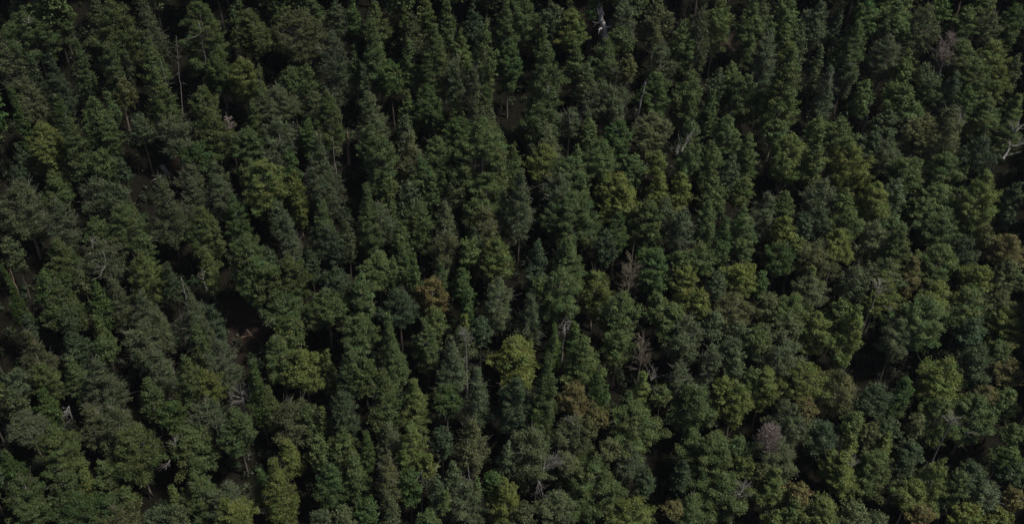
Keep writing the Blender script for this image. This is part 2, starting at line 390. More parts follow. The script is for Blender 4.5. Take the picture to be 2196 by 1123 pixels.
# ------------------------------------------------------------------ the trees of the photograph
# per photograph tile (x0, y0): crown tip x, y, crown width, visible crown length (tile units of 1/2.807 px),
# crown shape (s tapering, c columnar, d domed, l lobed) and leaf colour; a label follows where a tree has a look of its own
TREES = {
(0, 0): """90 -30 160 130 c w;150 50 290 270 d o|broad domed tree with a pale bare twig in its top, near top left corner|big domed top left tree
330 -30 150 140 c o;560 -20 150 170 c w;670 10 270 270 c o;860 -10 170 240 c w;1190 10 250 290 c o|tall olive tree with a bleached dead stem lying against its right side|tree with the bleached stem;1420 -20 130 130 c o
1500 60 230 250 l o;450 235 130 250 s o|slim young tree with a thin pale trunk showing below its crown, upper left|slim thin trunked tree;290 330 160 250 c k;50 300 220 230 d w;640 260 140 250 c o
745 270 60 140 s w;890 240 170 200 c o;930 430 190 270 c o;150 480 210 280 l b;60 530 90 300 c g;335 570 140 220 s g
735 480 120 140 d b;560 585 190 330 l o;640 550 100 140 s o;830 690 130 150 d w;1210 520 150 210 c o;1300 290 200 270 l g
1450 350 180 220 d y|yellow green rounded tree above the pinkish broken treetop|yellow green rounded tree;1030 700 190 180 d w;1290 700 220 190 d o;1520 610 120 160 c o;230 740 210 300 l y|bright yellow green lobed tree on the left, brightest in the upper left|bright lobed upper left tree
400 700 190 310 c o;600 900 150 150 c o;1170 870 160 140 d g;1480 770 160 200 d o;1490 960 160 180 d o;1290 980 140 170 c w;1140 1000 160 200 d w
300 1020 170 170 c o;970 1055 140 180 d o;110 880 100 170 c k;720 950 90 110 s k;180 350 110 190 c k;80 1000 120 150 c k""",
(540, 0): """30 30 140 220 c o;165 -20 150 110 d o;270 60 300 280 d b|broad brownish topped tree on a visible forked grey trunk, upper left centre|brown topped forked tree;350 -10 150 140 c o;500 10 130 150 c w;605 0 100 140 c g
485 190 150 300 c w|slender grey green tree standing on a long bare pale trunk|slender bare trunked tree;740 20 180 170 c o;720 110 170 300 s o;915 10 80 140 s o;965 80 150 170 c b;1045 -10 140 160 c o;1170 0 130 190 s o
1330 20 150 170 c k;1530 -20 140 230 c o;1095 150 190 280 c o;945 225 130 220 c o;1255 185 140 170 c o;1405 140 140 350 c o;1550 228 130 260 d g|rounded mid green tree standing alone above a black gap, top centre|rounded mid green gap tree
615 280 80 170 s g;765 260 140 170 c o;835 375 140 170 d g;670 380 140 190 s w;710 560 200 230 c w;710 750 190 180 c o
1060 510 190 270 l g|deep green lobed tree among olive ones, left of the great dome|deep green lobed tree;935 565 140 180 c o;1240 350 160 210 d w;1345 425 120 300 s w;1230 580 130 160 c o;1245 715 150 160 d g;1430 615 110 160 s w
1390 735 340 400 d o|great broad olive dome, the widest crown of the upper centre|great dome;230 410 140 170 d o;320 400 130 160 d o;40 400 120 250 c o;150 520 230 210 l w;150 720 190 200 c w;370 555 150 190 d w;450 550 150 270 c o;330 720 110 170 c g
390 810 210 340 s w|tall grey green tapering tree with pale twigs, beside the dark black gap|tall grey tapering tree;790 848 220 300 d o|round olive tree on the right side of the dark central left gap|round gap side tree;920 675 130 190 s w;950 800 180 210 c b
1110 820 150 200 d o;1025 970 190 190 c o;215 900 120 180 c g;60 955 230 330 d y|large yellow olive rounded tree below the deep green gap, left of centre|large yellow olive round tree;250 1020 110 250 c y;10 815 130 160 c o;1150 1040 130 160 c g
1490 950 130 160 c o""",
(1080, 0): """110 -10 230 240 d o;300 0 130 170 c w;405 -20 90 120 c o;420 50 180 210 d y|bright green rounded tree left of the broken white trunk at the top|bright tree at the broken trunk;240 155 110 160 s o;535 20 90 80 d g;730 0 150 210 c w
935 0 190 270 l b|brownish lobed tree on a thin forked trunk, top right of centre|brownish forked tree;1095 120 170 260 c o;1215 20 120 320 c w;1310 0 160 240 c o;1510 -5 150 290 c o;270 275 190 350 c o|tall olive column with a pale forked twig in its middle, upper centre|tall twigged column
220 600 240 170 d o;440 270 160 170 c o;620 230 170 260 c o;710 165 130 150 d o;755 335 110 150 d b;500 370 130 210 c w;640 515 260 290 l w;960 255 170 220 c w
930 440 170 270 d g|dark emerald tree right of the leaning pale snag|dark emerald tree;1130 430 180 270 c o;1265 535 110 210 s o;1380 375 130 190 c o;1470 455 210 270 d o|broad olive dome below the reddish gap, upper right of centre|broad reddish gap dome;1300 420 120 180 c w
410 645 120 150 d w|small twiggy grey shrub like tree between two olive columns|small twiggy grey tree;520 715 110 150 c o;905 685 230 220 l b|wide brown olive tree directly below the leaning pale snag|wide brown olive tree;700 720 150 200 c g
1145 690 150 320 c o|tall olive tree with bare pale limbs crossing its left side|tall bare limbed tree;260 765 220 200 c w;240 870 190 210 d y;445 870 120 150 c o;400 940 240 220 d o;590 855 220 230 d o
930 915 130 140 d y|small bright yellow round tree under the brown olive tree|small yellow round tree;790 930 150 160 c o;1260 850 150 230 c o;1365 705 160 210 c o;1385 930 110 210 c w;1490 810 130 240 c o;60 880 130 200 c o""",
(1630, 0): """25 10 130 180 c w;180 0 160 180 c o;375 15 180 260 l w;500 10 90 180 s w;650 -10 170 190 c g;840 10 230 190 l o;1020 40 190 260 d w;1100 -10 120 130 d g
1265 40 150 200 d o;1410 85 140 180 d b|brownish grey rounded tree near the top right corner|brownish corner tree;1550 30 140 240 d g|deep green tree in the top right corner|deep green corner tree;1365 -15 130 120 d o;70 175 130 240 c w;165 145 120 170 c o;260 150 100 200 c w
200 280 240 420 s o|very tall broad based tapering olive tree, upper right|very tall tapering tree;375 260 110 230 s w;600 130 140 280 c o;485 260 100 120 c o;550 305 150 210 c w;430 405 140 250 s w|slim tapering grey tree with a pale stick on its left edge|slim grey stick tree
645 485 120 170 c o;790 215 190 240 d w;900 315 130 180 c o;1000 385 120 100 d w;1225 235 180 220 d o;1420 258 180 190 d y|yellow olive round crown, upper of the pair near the right edge|upper yellow round tree
1460 398 140 220 d y|yellow olive crown, lower of the bright pair near the right edge|lower yellow round tree;1320 370 190 200 d o;1265 520 140 200 c g;1395 590 200 240 c o;1050 458 150 200 d o;860 500 170 170 d o;940 620 160 130 d o
1000 695 230 270 l b;1180 645 190 280 c b|brownish tree with pale twigs along its top, right of centre in the upper right|brownish twig topped tree;780 670 170 140 d k;45 425 90 220 c w;110 725 140 140 d o;200 808 200 230 c y;360 705 140 200 c o;350 870 140 200 c o
490 725 190 190 d o;685 800 140 170 d k;780 850 180 200 d w;570 878 240 270 d y|round yellow olive dome, well separated, on the upper right|separated yellow dome;905 945 220 210 d o;1145 925 200 220 d o
1560 570 120 200 c o;1515 740 180 230 d o|olive tree with jagged broken white top and thick bare limb, right edge|jagged broken top tree;1345 840 170 190 d k;1555 335 120 240 c w;1190 440 120 260 c k""",
(0, 370): """80 60 230 320 d w|broad greyish domed tree against the left edge, upper half|left edge grey dome;310 30 120 180 c o;330 175 180 230 c w;330 395 200 220 c o;560 40 180 220 d w;670 50 150 160 d w;725 195 200 250 d o;565 265 150 190 c o
600 425 220 180 d w|grey green tree with curling white dead limbs, left side|white limbed tree;845 345 110 190 c o;845 490 190 260 c y|bright yellow green column on the left, just above a grey one|bright left column;960 25 220 310 s w;1145 25 170 200 c w;1300 25 160 230 d w;1200 205 180 290 c o
1225 450 130 210 s o|slim dark tree with a white bare trunk down its middle, left|white stemmed slim tree;1475 370 230 400 d o|tall domed tree on bundled pale trunks above the brown clearing|tree above the clearing;1400 150 150 230 c g;1000 545 110 180 c k;475 580 90 110 s b;250 590 140 160 s g
330 655 250 320 l o;560 635 130 230 c g;670 640 170 230 c w;850 735 170 180 c w;940 840 170 200 c w;840 910 230 230 d w;1130 700 170 310 s w|tall tapering grey topped tree with a short white snag at its tip|white tipped tapering tree
1165 890 150 210 c o;1270 795 110 170 c k;1305 1005 160 260 c w;155 950 190 270 s b|brown tipped tapering tree on the left edge below the black gap|brown tipped tree;5 535 90 370 s g;575 865 130 200 c o;430 970 160 170 d k;620 1000 140 120 d o;150 850 90 120 s k;390 820 120 110 d k
40 390 120 150 c w""",
(540, 370): """145 160 160 180 c w;205 255 150 240 c w;415 180 190 270 c o;565 290 110 190 c w;460 330 140 230 d k;690 80 160 310 c o;825 30 140 200 c o;955 55 150 150 d w;1085 10 140 190 c o;1230 0 150 170 c w
1415 10 190 200 d o;770 200 160 220 d w;1005 180 190 280 d o|upright rounded olive tree, middle of the picture left of centre|upright rounded olive tree;1165 175 160 240 c w;1345 160 140 160 d o;1400 222 190 220 d b;1515 80 110 230 s w;890 295 110 200 c o;1165 360 170 210 d b
1310 395 120 150 d o;1475 390 170 270 d y|bright yellow green rounded tree above a grey one, centre|bright centre tree;755 485 200 230 l o;650 615 150 250 c o;850 515 90 190 c o;905 440 130 170 c o;975 495 100 230 s g;1265 555 130 170 s g;1300 710 110 200 c g
1085 635 170 210 d r|rusty orange olive tree, the only orange crown in the centre left|rusty orange tree;1100 810 140 150 c o;1140 545 110 130 c o;500 580 180 170 l k;220 530 240 250 d o|large olive dome right of the tree above the brown clearing|large clearing dome;195 750 230 170 d o;440 705 260 250 l o
20 590 120 170 d o;70 450 130 140 d k;345 475 100 150 c k;885 715 210 210 d k;1490 635 180 260 c w|grey pale barked tree directly below the bright centre tree|grey centre tree;815 835 120 300 s o;640 870 220 200 d o;230 870 160 170 d o
1050 905 160 240 c o;1280 860 90 120 s y;1260 945 180 140 d w;1380 870 120 170 d k;1340 320 110 130 c k""",
(1080, 370): """110 -10 160 300 c w;340 15 180 170 c w;420 130 330 280 d o|very broad olive dome with even round outline, just right of the centre|very broad centre dome;475 25 140 160 c o;700 5 240 290 l y|large yellow olive lobed tree right of the very broad dome|large yellow lobed tree;695 240 130 190 c g|vivid green small tree tucked below the large yellow lobed tree|vivid green tree
945 5 130 200 c y;1080 5 140 210 c y;875 178 210 290 d o;980 150 130 160 c w;1095 210 140 240 c w;1240 170 130 250 c o;1275 25 150 190 c o;1460 35 120 170 d y|small bright egg shaped tree right of centre beside a black gap|bright egg shaped tree;1550 120 140 150 d w
1455 215 180 310 c o;1340 280 110 260 c g;620 340 140 190 c k;915 465 220 270 d g|broad mid green dome right of the bare grey brown tree|broad mid green dome;1100 548 160 240 d y|yellow olive dome touching the right side of a mid green dome|yellow touching dome;1070 470 110 110 d o;1200 440 180 180 d o
1300 590 120 170 c w;1450 548 200 210 d y|bright spiky topped round tree, right of centre|bright spiky round tree;390 400 220 240 c o;345 590 240 240 c o|olive tree with a tangle of bare white branches under its crown, centre|white tangle tree;220 640 80 100 d o;560 595 170 260 d y|light yellow green tree right of the white branch tangle|light tree by the tangle
165 735 180 240 s w|small grey tapering tree below a black gap, centre|small grey tapering tree;715 718 200 280 c o;700 950 180 180 c o;935 735 150 190 d o;1020 790 180 220 d o;1120 870 190 270 c w;1195 712 120 170 d y;1395 745 210 200 d b;1285 845 140 180 d w
1425 895 150 190 d w;310 910 110 230 s g|slim mid green tapering tree between two domes, lower centre|slim mid green tree;430 890 110 170 c g;1540 940 150 170 d o;210 400 140 250 c k""",
(1630, 370): """55 120 150 240 c w;155 115 130 200 c o;165 280 140 160 d y;390 55 190 180 c w;370 205 160 200 c k;520 100 130 170 c o;550 235 170 190 d o;720 68 180 230 d y|pale bright round tree above two pale crowns, right side|pale bright round tree;830 40 150 190 c w
1080 70 280 220 l o;1100 230 230 220 d o;1380 5 230 340 c y|large bright columnar tree with flat spiky top near the right edge|large bright column;1565 60 120 230 c k;280 255 140 160 c k;225 380 110 140 d y;130 430 170 190 d g;340 420 240 200 d b
490 345 200 210 l y|bright yellow two lobed tree over a black gap, right of centre|bright two lobed tree;715 310 180 230 d w|pale spiky round crown, left of a touching pair on the right|left pale crown;865 320 150 260 c o|pale tapered crown, right of a touching pair on the right|right pale crown;820 265 130 100 d o
1100 440 230 280 d o|big spiky topped olive dome, right side below the tall columns|big spiky olive dome;1255 385 170 200 c k;1380 310 120 160 d b;1520 385 190 190 d r|rust tinted twiggy shrub like tree at the right edge|rust edge tree;1340 570 170 170 d y;780 535 190 130 d w
760 610 220 280 l y|light lobed tree with pale branch, right side above a black gap|light lobed tree;600 575 180 210 d w;325 570 90 120 s y;320 640 190 190 d w;210 745 190 170 d o;65 735 150 190 d b;500 765 140 190 c o;595 805 150 330 c y
1090 675 180 180 d y;1020 765 280 320 d o|huge olive dome on the right, broader than its neighbours|huge right dome;1285 720 240 250 d o;1470 720 160 150 d b;1520 550 170 160 d w;1510 825 220 260 d y|yellow green broad dome at the right edge, lower half|yellow right edge dome;940 530 120 220 d r|dark rusty brown bush below the pale tapered crown|rusty brown bush
360 850 200 250 d y;180 865 170 170 d w;45 910 150 190 c w;860 890 160 210 c w;1300 890 150 160 d k;20 600 90 130 c g""",
(0, 723): """410 112 150 220 s o|olive tapering tree with pale exposed roots below, lower left|exposed root tree;570 142 240 280 s w|tapering grey tree with long side sprays over a black gap, lower left|long sprayed grey tree;80 195 160 160 d w;235 150 160 210 c o;60 315 150 170 d w;245 310 140 190 c g;130 455 200 220 l w
310 545 240 300 c o|dense olive tree with pointed top on the lower left edge|dense pointed olive tree;520 400 170 240 c b;685 440 200 210 d w;620 470 140 200 c w;770 550 250 340 d o|tall wide olive dome beside the long black gap, lower left|wide lower left dome;370 820 230 270 l o;500 795 140 200 c y;610 745 140 220 c o
740 905 140 150 c o;20 690 140 190 c g;130 850 180 190 d o;155 1005 210 140 d o;690 1035 260 130 d b;450 970 240 170 d g;930 1035 160 110 d w;1050 1020 150 130 d w
875 240 150 210 s o;1020 395 160 170 d g;930 90 180 200 c w;1110 118 170 300 c o|smooth sided olive column, lower left beside a yellower round tree|smooth olive column;1225 200 160 210 d y;1235 385 200 200 d w;1400 435 210 320 l o|lobed olive tree with a leaning pale trunk beneath, lower left of centre|lobed leaning trunk tree
1130 545 260 290 d o|round olive tree with white dead twigs on its left side|white twigged round tree;1170 825 190 280 c o;1365 895 200 180 d w;1395 985 220 160 d y;1025 885 70 130 s y;1515 135 140 330 s g;1555 790 110 200 c g;640 980 190 160 d g""",
(540, 723): """150 0 190 280 d o;300 78 220 280 l y;445 80 100 210 c o;575 35 160 280 c o;670 115 150 200 d o;795 218 220 310 s o;970 250 180 290 s y;860 50 170 210 c o;1175 285 190 230 l g;1210 35 180 260 c w
1360 188 170 320 s w|tall tapering grey olive tree, lower centre beside a black gap|tall lower centre spire;1325 495 200 270 c b;85 295 160 230 s o;230 405 250 260 d b;330 410 140 220 d o;420 415 100 180 c o;535 330 170 260 c k;205 610 160 200 c y;400 600 150 190 d o
545 580 160 180 d o;685 565 110 210 s g|small dark green spire beside the brown gap, lower centre left|small dark spire;610 710 200 280 s o|light olive tapering tree beside a deep green dome, lower centre left|light tapering tree;470 775 180 260 d g|deep green rounded tree, lower centre left|deep green lower dome
120 728 200 380 s y|yellow olive spiky tapering tree left of the long black gap at the bottom|spiky yellow bottom tree;955 538 170 270 c y|bright yellow green tree, brightest of the lower centre|bright lower centre tree;1060 715 110 110 d y;820 515 170 220 c w;815 715 180 260 c b;945 790 140 190 c g
830 950 120 170 c w;690 985 130 140 d g;545 1025 150 120 d w;415 1060 140 90 d w;1140 535 130 170 c k;1215 750 130 180 c w;1115 835 110 170 c w;1165 920 100 120 s o;1300 890 200 250 d w
1355 850 90 130 c o;1060 1070 150 90 d o;1460 815 120 160 d g;1530 850 170 300 c y|bright yellow green tall tree at the bottom edge, centre|bright bottom edge tree;1540 640 120 160 c w;1545 285 120 180 c k""",
(1080, 723): """80 10 250 290 d y|bright rounded dome with bumpy outline, lower centre|bright bumpy dome;270 115 170 390 s o|tall light tapering tree, lower centre right of the dark brownish one|tall light spire;490 0 230 300 s o|dense tapering olive dome over a black gap, lower centre|dense tapering dome;575 195 190 300 s g
440 285 170 200 d r|orange brown tree, most orange crown of the lower half|orange brown tree;575 435 120 80 d r;845 205 150 240 s y|light tapering tree with white bare twigs on its right top|light white twigged spire;805 430 290 270 d o;755 320 90 130 s o;955 295 110 130 d o
1070 165 130 170 c w|small grey tree standing alone in a black gap on a dark trunk|lone grey tree;80 245 200 310 d k;195 435 110 160 c g;425 495 230 230 d w|pale whitish grey tree under the orange brown one|pale tree under the orange;520 500 110 110 d b;180 562 260 360 d w|large grey tree with white dead branches on its right side, bottom centre|large dead branched tree
390 715 120 140 d b|small red brown round crown right of the white dead branches|small red brown crown;550 765 380 370 d o|very broad olive dome at the bottom, right of the red brown crown|very broad bottom dome;650 625 140 130 d b;770 680 170 190 d w;1170 295 240 330 d o|wide olive dome right of the lone grey tree|wide dome by the lone tree
1335 240 130 160 c y;1420 285 230 270 l y;1265 595 280 290 d o|wide even olive dome below another dome, lower right|wide even dome;1430 610 130 130 d o;1270 40 140 250 c w;1390 15 150 180 d w;1410 125 120 160 c w;1515 175 110 160 c o;1475 735 120 90 d y;1570 765 110 110 d r
1350 835 310 290 d o|huge dome beside bare grey sticks, bottom right of centre|huge stick side dome;1135 950 190 190 s o;1030 1000 100 80 d r;790 1005 250 140 d y|pale yellow lumpy crown cut by the bottom edge, right of centre|pale lumpy bottom crown;335 950 220 190 d w;125 1010 130 120 d b;1090 740 110 200 c k;860 790 120 180 c k""",
(1630, 723): """160 30 280 220 d w;1140 155 250 280 d y|pale yellow green dome beside a black pool like gap, lower right|pale lower right dome;1320 70 250 260 d k|broad dull grey green dome right of the pale one, lower right|broad dull dome;1455 35 150 150 d o;50 190 150 260 d y;275 165 270 230 d y|bright wide spiky dome, lower right|bright wide spiky dome
500 225 230 260 d b;895 238 150 220 s g|small pointed mid green tree in a black gap, lower right|small pointed gap tree;710 300 190 180 d k;1105 385 210 300 d o;1325 368 240 300 d o|brown olive round dome on the right beside grey bare sticks|round dome by bare sticks;1520 150 160 150 d r|rust orange topped tree at the right edge, lower half|rust topped edge tree
1385 305 100 100 d r|small rust orange bush between two domes, lower right|small rust bush;1510 320 150 200 d o;220 420 220 250 d w;300 385 120 90 d r;125 645 240 210 d w;400 510 180 260 d k;585 465 150 170 d o;565 590 100 110 s y;685 520 120 160 d b;770 580 110 140 s y;795 490 140 140 d k
965 465 100 170 d b;920 640 160 120 d k;515 700 250 320 l y|large light lobed tree with pale twigs at its top, bottom right|large light bottom tree;720 690 220 320 d o;935 875 200 190 d y|pale yellow round tree above an orange bush, bottom right|pale tree over the orange bush;980 1020 130 110 d r|orange bush at the bottom edge, lower right|orange bottom bush
1100 737 170 350 c y|tall light column at the bottom right|tall light bottom column;1225 820 150 230 c o;110 785 190 240 s y|bright tapering tree below the pink dead crown|bright tree under the pink crown;35 765 110 130 d b;245 890 120 120 d r;225 970 150 170 c o;395 1000 200 140 d y|bright round crown cut by the bottom edge, lower right|bright bottom round crown;100 1045 100 90 s y
600 1015 160 130 d w;710 1070 160 80 d w;1380 890 200 160 d w;1555 920 110 130 d r;1545 755 150 160 d k;1550 540 130 130 d o;1530 680 170 170 d g;1290 1030 220 120 d y;1455 1040 190 110 d y;890 740 140 170 d k;1300 770 170 140 d k""",
}
# ------------------------------------------------------------------ read the list, size every tree in metres
rows = []
for (_x0, _y0), _t in TREES.items():
    for _r in _t.replace('\n', ';').split(';'):
        _a = _r.split('|'); _f = _a[0].split()
        rows.append(dict(x=_x0 + float(_f[0]) / 2.807, y=_y0 + float(_f[1]) / 2.807, w=float(_f[2]) / 2.807, l=float(_f[3]) / 2.807,
                         s=_f[4], h=_f[5], label=_a[1] if len(_a) > 1 else None, short=_a[2] if len(_a) > 2 else None))
rows.sort(key=lambda r: (r['label'] is None, -r['w'] * r['l']))
_keep = []
for r in rows:
    if all(math.hypot(r['x'] - q['x'], r['y'] - q['y']) > 20 for q in _keep):
        _keep.append(r)
rows = _keep
RND = random.Random(5)
for i, r in enumerate(rows):
    r['id'] = i
    tall = r['x'] < 1250          # the left and upper part of the hillside carries the taller, tapering trees
    if tall and not r['label'] and r['s'] == 'c' and i % 5 < 3: r['s'] = 's'
    if tall and not r['label'] and r['s'] == 'd' and i % 5 < 2: r['s'] = 'c'
    H = 20.0
    for _ in range(3):
        p, z = at(r['x'], r['y'], H)
        W = r['w'] * z / F_PX * (1.18 if r['s'] in 'dl' else 1.08)
        h = max((0.9 if r['s'] in 'dl' else 1.3) * W, (r['l'] * (1.08 if r['s'] in 'dl' else 1.28) * (1.1 if tall else 1.0) * z / F_PX - 0.20 * W) / math.cos(PITCH))
        H = min(27.0, max(14.0, h + 3.0 + ((i * 37) % 11) * 0.3))
    h = min(h, H - 2.0)
    p, z = at(r['x'], r['y'], H)
    r.update(W=W, ch=h, H=H, base=(float(p[0]), float(p[1]), float(p[2] - H)), z=z)
INDIV, REST = rows[:300], rows[300:]

# clearings with bare soil: photograph pixel and radius
CLEAR = [(545, 690, 55), (1272, 35, 40), (382, 328, 18), (1858, 252, 22), (1560, 95, 26), (358, 372, 16)]

# ------------------------------------------------------------------ setting: the hillside
def build_hillside():
    xs = np.concatenate([np.arange(-420, -150, 18.0), np.arange(-150, 150.1, 2.0), np.arange(168, 421, 18.0)])
    ys = np.concatenate([np.arange(P0[1] - 420, P0[1] - 130, 18.0), np.arange(P0[1] - 130, P0[1] + 130.1, 2.0), np.arange(P0[1] + 148, P0[1] + 600, 18.0)])
    X, Y = np.meshgrid(xs, ys)
    Z = hill(X, Y)
    v = np.stack([X, Y, Z], -1).reshape(-1, 3)
    ny, nx = X.shape
    i = (np.arange(ny - 1)[:, None] * nx + np.arange(nx - 1)[None, :])
    f = np.stack([i, i + 1, i + nx + 1, i + nx], -1).reshape(-1, 4)
    g = Geo(); g.quads(v, f)
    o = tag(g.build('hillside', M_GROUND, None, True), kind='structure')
    soil = np.zeros(len(v))                       # bare brown soil where trees have come down
    for (a, b, rad) in CLEAR:
        c, _ = at(a, b, 0.0)
        rm = rad * DIST / F_PX * 1.25
        d = np.hypot(v[:, 0] - c[0], (v[:, 1] - c[1]) * 0.8)
        soil = np.maximum(soil, np.clip(1.35 - d / rm, 0, 1))
    at_ = o.data.attributes.new('soil', 'FLOAT', 'POINT')
    at_.data.foreach_set('value', soil.astype(np.float32))


build_hillside()

# ------------------------------------------------------------------ live trees
WC = [4.0, 5.6, 7.4, 9.6, 12.5]
AC = [0.95, 1.3, 1.8, 2.5]
_arch = {}


def archetype(s, W, h, sparse, var):
    iw = min(range(len(WC)), key=lambda k: abs(math.log(WC[k] / W)))
    ia = min(range(len(AC)), key=lambda k: abs(math.log(AC[k] / (h / W))))
    key = (s, iw, ia, sparse, var)
    if key not in _arch:
        w0, h0 = WC[iw], WC[iw] * AC[ia]
        seed = 1000 + iw * 211 + ia * 37 + ord(s) * 7 + var * 1013 + (5000 if sparse else 0)
        C, O, S, v, f, tone, warm = make_crown(seed, s, w0 / 2, h0, sparse)
        g = Geo(); g.quads(v, f, tone, warm)
        crown = g.mesh('crown', M_LEAF)
        rng = np.random.default_rng(seed + 1)
        lg = make_limbs(rng, C, S, w0 / 2, h0, 0.6 if sparse else 0.35, 0.055, 1.3 if sparse else 1.08)
        limbs = lg.mesh('limbs', M_TWIG)
        trunk = make_trunk(rng, w0 / 2, h0).mesh('trunk', M_BARK, True)
        _arch[key] = (crown, limbs, trunk, w0, h0)
    return _arch[key]


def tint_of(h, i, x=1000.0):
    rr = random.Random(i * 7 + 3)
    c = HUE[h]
    k = rr.uniform(0.84, 1.16) * (0.88 + 0.42 * min(1.0, max(0.0, (x - 300) / 1500)))  # crowns painted lighter towards the right, for the brighter light on that side
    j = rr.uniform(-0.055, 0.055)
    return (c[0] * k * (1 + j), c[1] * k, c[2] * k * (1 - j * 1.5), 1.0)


def plant(r):
    i = r['id']
    sparse = r['h'] in 'wbp'
    crown, limbs, trunk, w0, h0 = archetype(r['s'], r['W'], r['ch'], sparse, i % 3)
    root = empty('forest_tree', r['base'])
    sx, sz = r['W'] / w0, r['ch'] / h0
    rot = (i * 2.399) % 6.283
    t = link('trunk', trunk, root)
    t.scale = (sx, sx, r['H'] - 0.25 * r['ch']); t.rotation_euler = (0, 0, rot)
    c = link('crown', crown, root)
    c.location = (0, 0, r['H'] - r['ch']); c.scale = (sx, sx if i % 2 else -sx, sz); c.rotation_euler = (0, 0, rot)
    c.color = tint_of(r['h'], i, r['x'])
    b = link('limbs', limbs, root)
    b.location = c.location; b.scale = c.scale; b.rotation_euler = c.rotation_euler
    r['obj'] = root
    return root


for r in INDIV:
    plant(r)

# ------------------------------------------------------------------ dead trees, snags and fallen wood
def same_plane(px, py, y):
    d = ray(px, py)
    return CAM + d * ((y - CAM[1]) / d[1])


def fan(g, rng, a, d, length, r, depth, spread, n):
    """a bare branch that forks into finer twigs"""
    d = d / np.linalg.norm(d)
    k = 4
    pts = [a]
    for i in range(k):
        d2 = d + rng.normal(size=3) * 0.16; d2 /= np.linalg.norm(d2)
        pts.append(pts[-1] + d2 * length / k)
    g.tube(pts, np.linspace(r, r * 0.35, k + 1), 5 if depth > 1 else 3)
    if depth > 0:
        for i in range(n):
            j = rng.uniform(0.25, 1.0) * k
            q0 = int(min(k - 1, j)); s0 = pts[q0] + (pts[q0 + 1] - pts[q0]) * (j - q0)
            dd = d + rng.normal(size=3) * spread + np.array([0, 0, 0.15])
            fan(g, rng, s0, dd, length * rng.uniform(0.35, 0.65), max(0.018, r * 0.45), depth - 1, spread, max(2, n - 1))


DEAD = []


def note(root, label, cat, group, x, y, short):
    tag(root, label, cat, group)
    DEAD.append((x, y, short))
    return root


def snag(x1, y1, x2, y2, r, mat, label, short, branches=0, hb=7.0, wob=0.25):
    """standing broken trunk seen from (x1,y1) at its tip to (x2,y2), carried on down to the ground"""
    rng = np.random.default_rng(int(x1 * 13 + y1))
    pb, _ = at(x2, y2, hb)
    pt = same_plane(x1, y1, pb[1])
    ax = pt - pb
    lean = ax / np.linalg.norm(ax)
    down = hb / max(0.35, lean[2])
    foot = pb - lean * min(down, 22)
    foot[2] = float(hill(foot[0], foot[1])) - 0.3
    n = 9
    pts = [foot + (pb - foot) * t for t in (0, 0.5)] + [pb + ax * t for t in np.linspace(0, 1, n)]
    pts = np.array(pts); pts[2:-1] += rng.normal(size=(n - 1, 3)) * wob * 0.3
    rad = np.concatenate([[r * 1.35, r * 1.15], np.linspace(r, r * 0.55, n)])
    rad = rad * 0.8
    root = empty('dead_tree', foot)
    g = Geo(); g.tube(pts - foot, rad, 8)
    for k in range(4):                      # jagged broken tip
        a = pts[-1] - foot + rng.normal(size=3) * r * 0.3
        g.tube([a - lean * r, a + lean * r * rng.uniform(1, 3.5)], [r * 0.35, r * 0.05], 4)
    g.build('trunk', mat, root, True)
    if branches:
        b = Geo()
        for k in range(branches):
            s0 = pb + ax * rng.uniform(0.15, 0.95) - foot
            d = np.array([rng.normal(), rng.normal() - 0.4, 0.5 + 0.3 * rng.normal()])
            fan(b, rng, s0, d, rng.uniform(0.8, 2.6), r * 0.35, 1, 0.5, 3)
        b.build('bare_branches', mat, root)
    return note(root, label, 'dead tree', 'dead trees among the living ones', (x1 + x2) / 2, (y1 + y2) / 2, short)


def bare_tree(x, y, w, l, mat, label, short, H=17.0, dens=16, up=1.0, rr=0.075):
    """dead tree whose bare branching crown has its tip at (x,y)"""
    rng = np.random.default_rng(int(x * 7 + y * 3))
    p, z = at(x, y, H)
    W, L = w * z / F_PX, l * z / F_PX / math.cos(PITCH)
    base = p - np.array([0, 0, H])
    root = empty('dead_tree', base)
    g = Geo()
    zz = np.linspace(-0.3, H, 12)
    wob = rng.normal(size=(12, 2)).cumsum(0) * 0.07; wob -= wob[-1]
    g.tube(np.column_stack([wob, zz]), np.linspace(0.28, 0.03, 12), 7)
    g.build('trunk', mat, root, True)
    b = Geo()
    for k in range(dens):
        a = 6.283 * k / dens * 2.4 + rng.normal() * 0.3
        t = rng.uniform(0.0, 1.0)
        z0 = H - L * (0.25 + 0.75 * t)
        reach = W * 0.5 * (0.45 + 0.55 * t) * rng.uniform(0.8, 1.1)
        d = np.array([math.cos(a), math.sin(a), up * rng.uniform(0.5, 1.3)])
        fan(b, rng, np.array([0, 0, z0]), d, reach * math.sqrt(1 + up * up) * 0.85, rr, 2, 0.42, 5)
    b.build('bare_branches', mat, root)
    return note(root, label, 'dead tree', 'dead trees among the living ones', x, y, short)


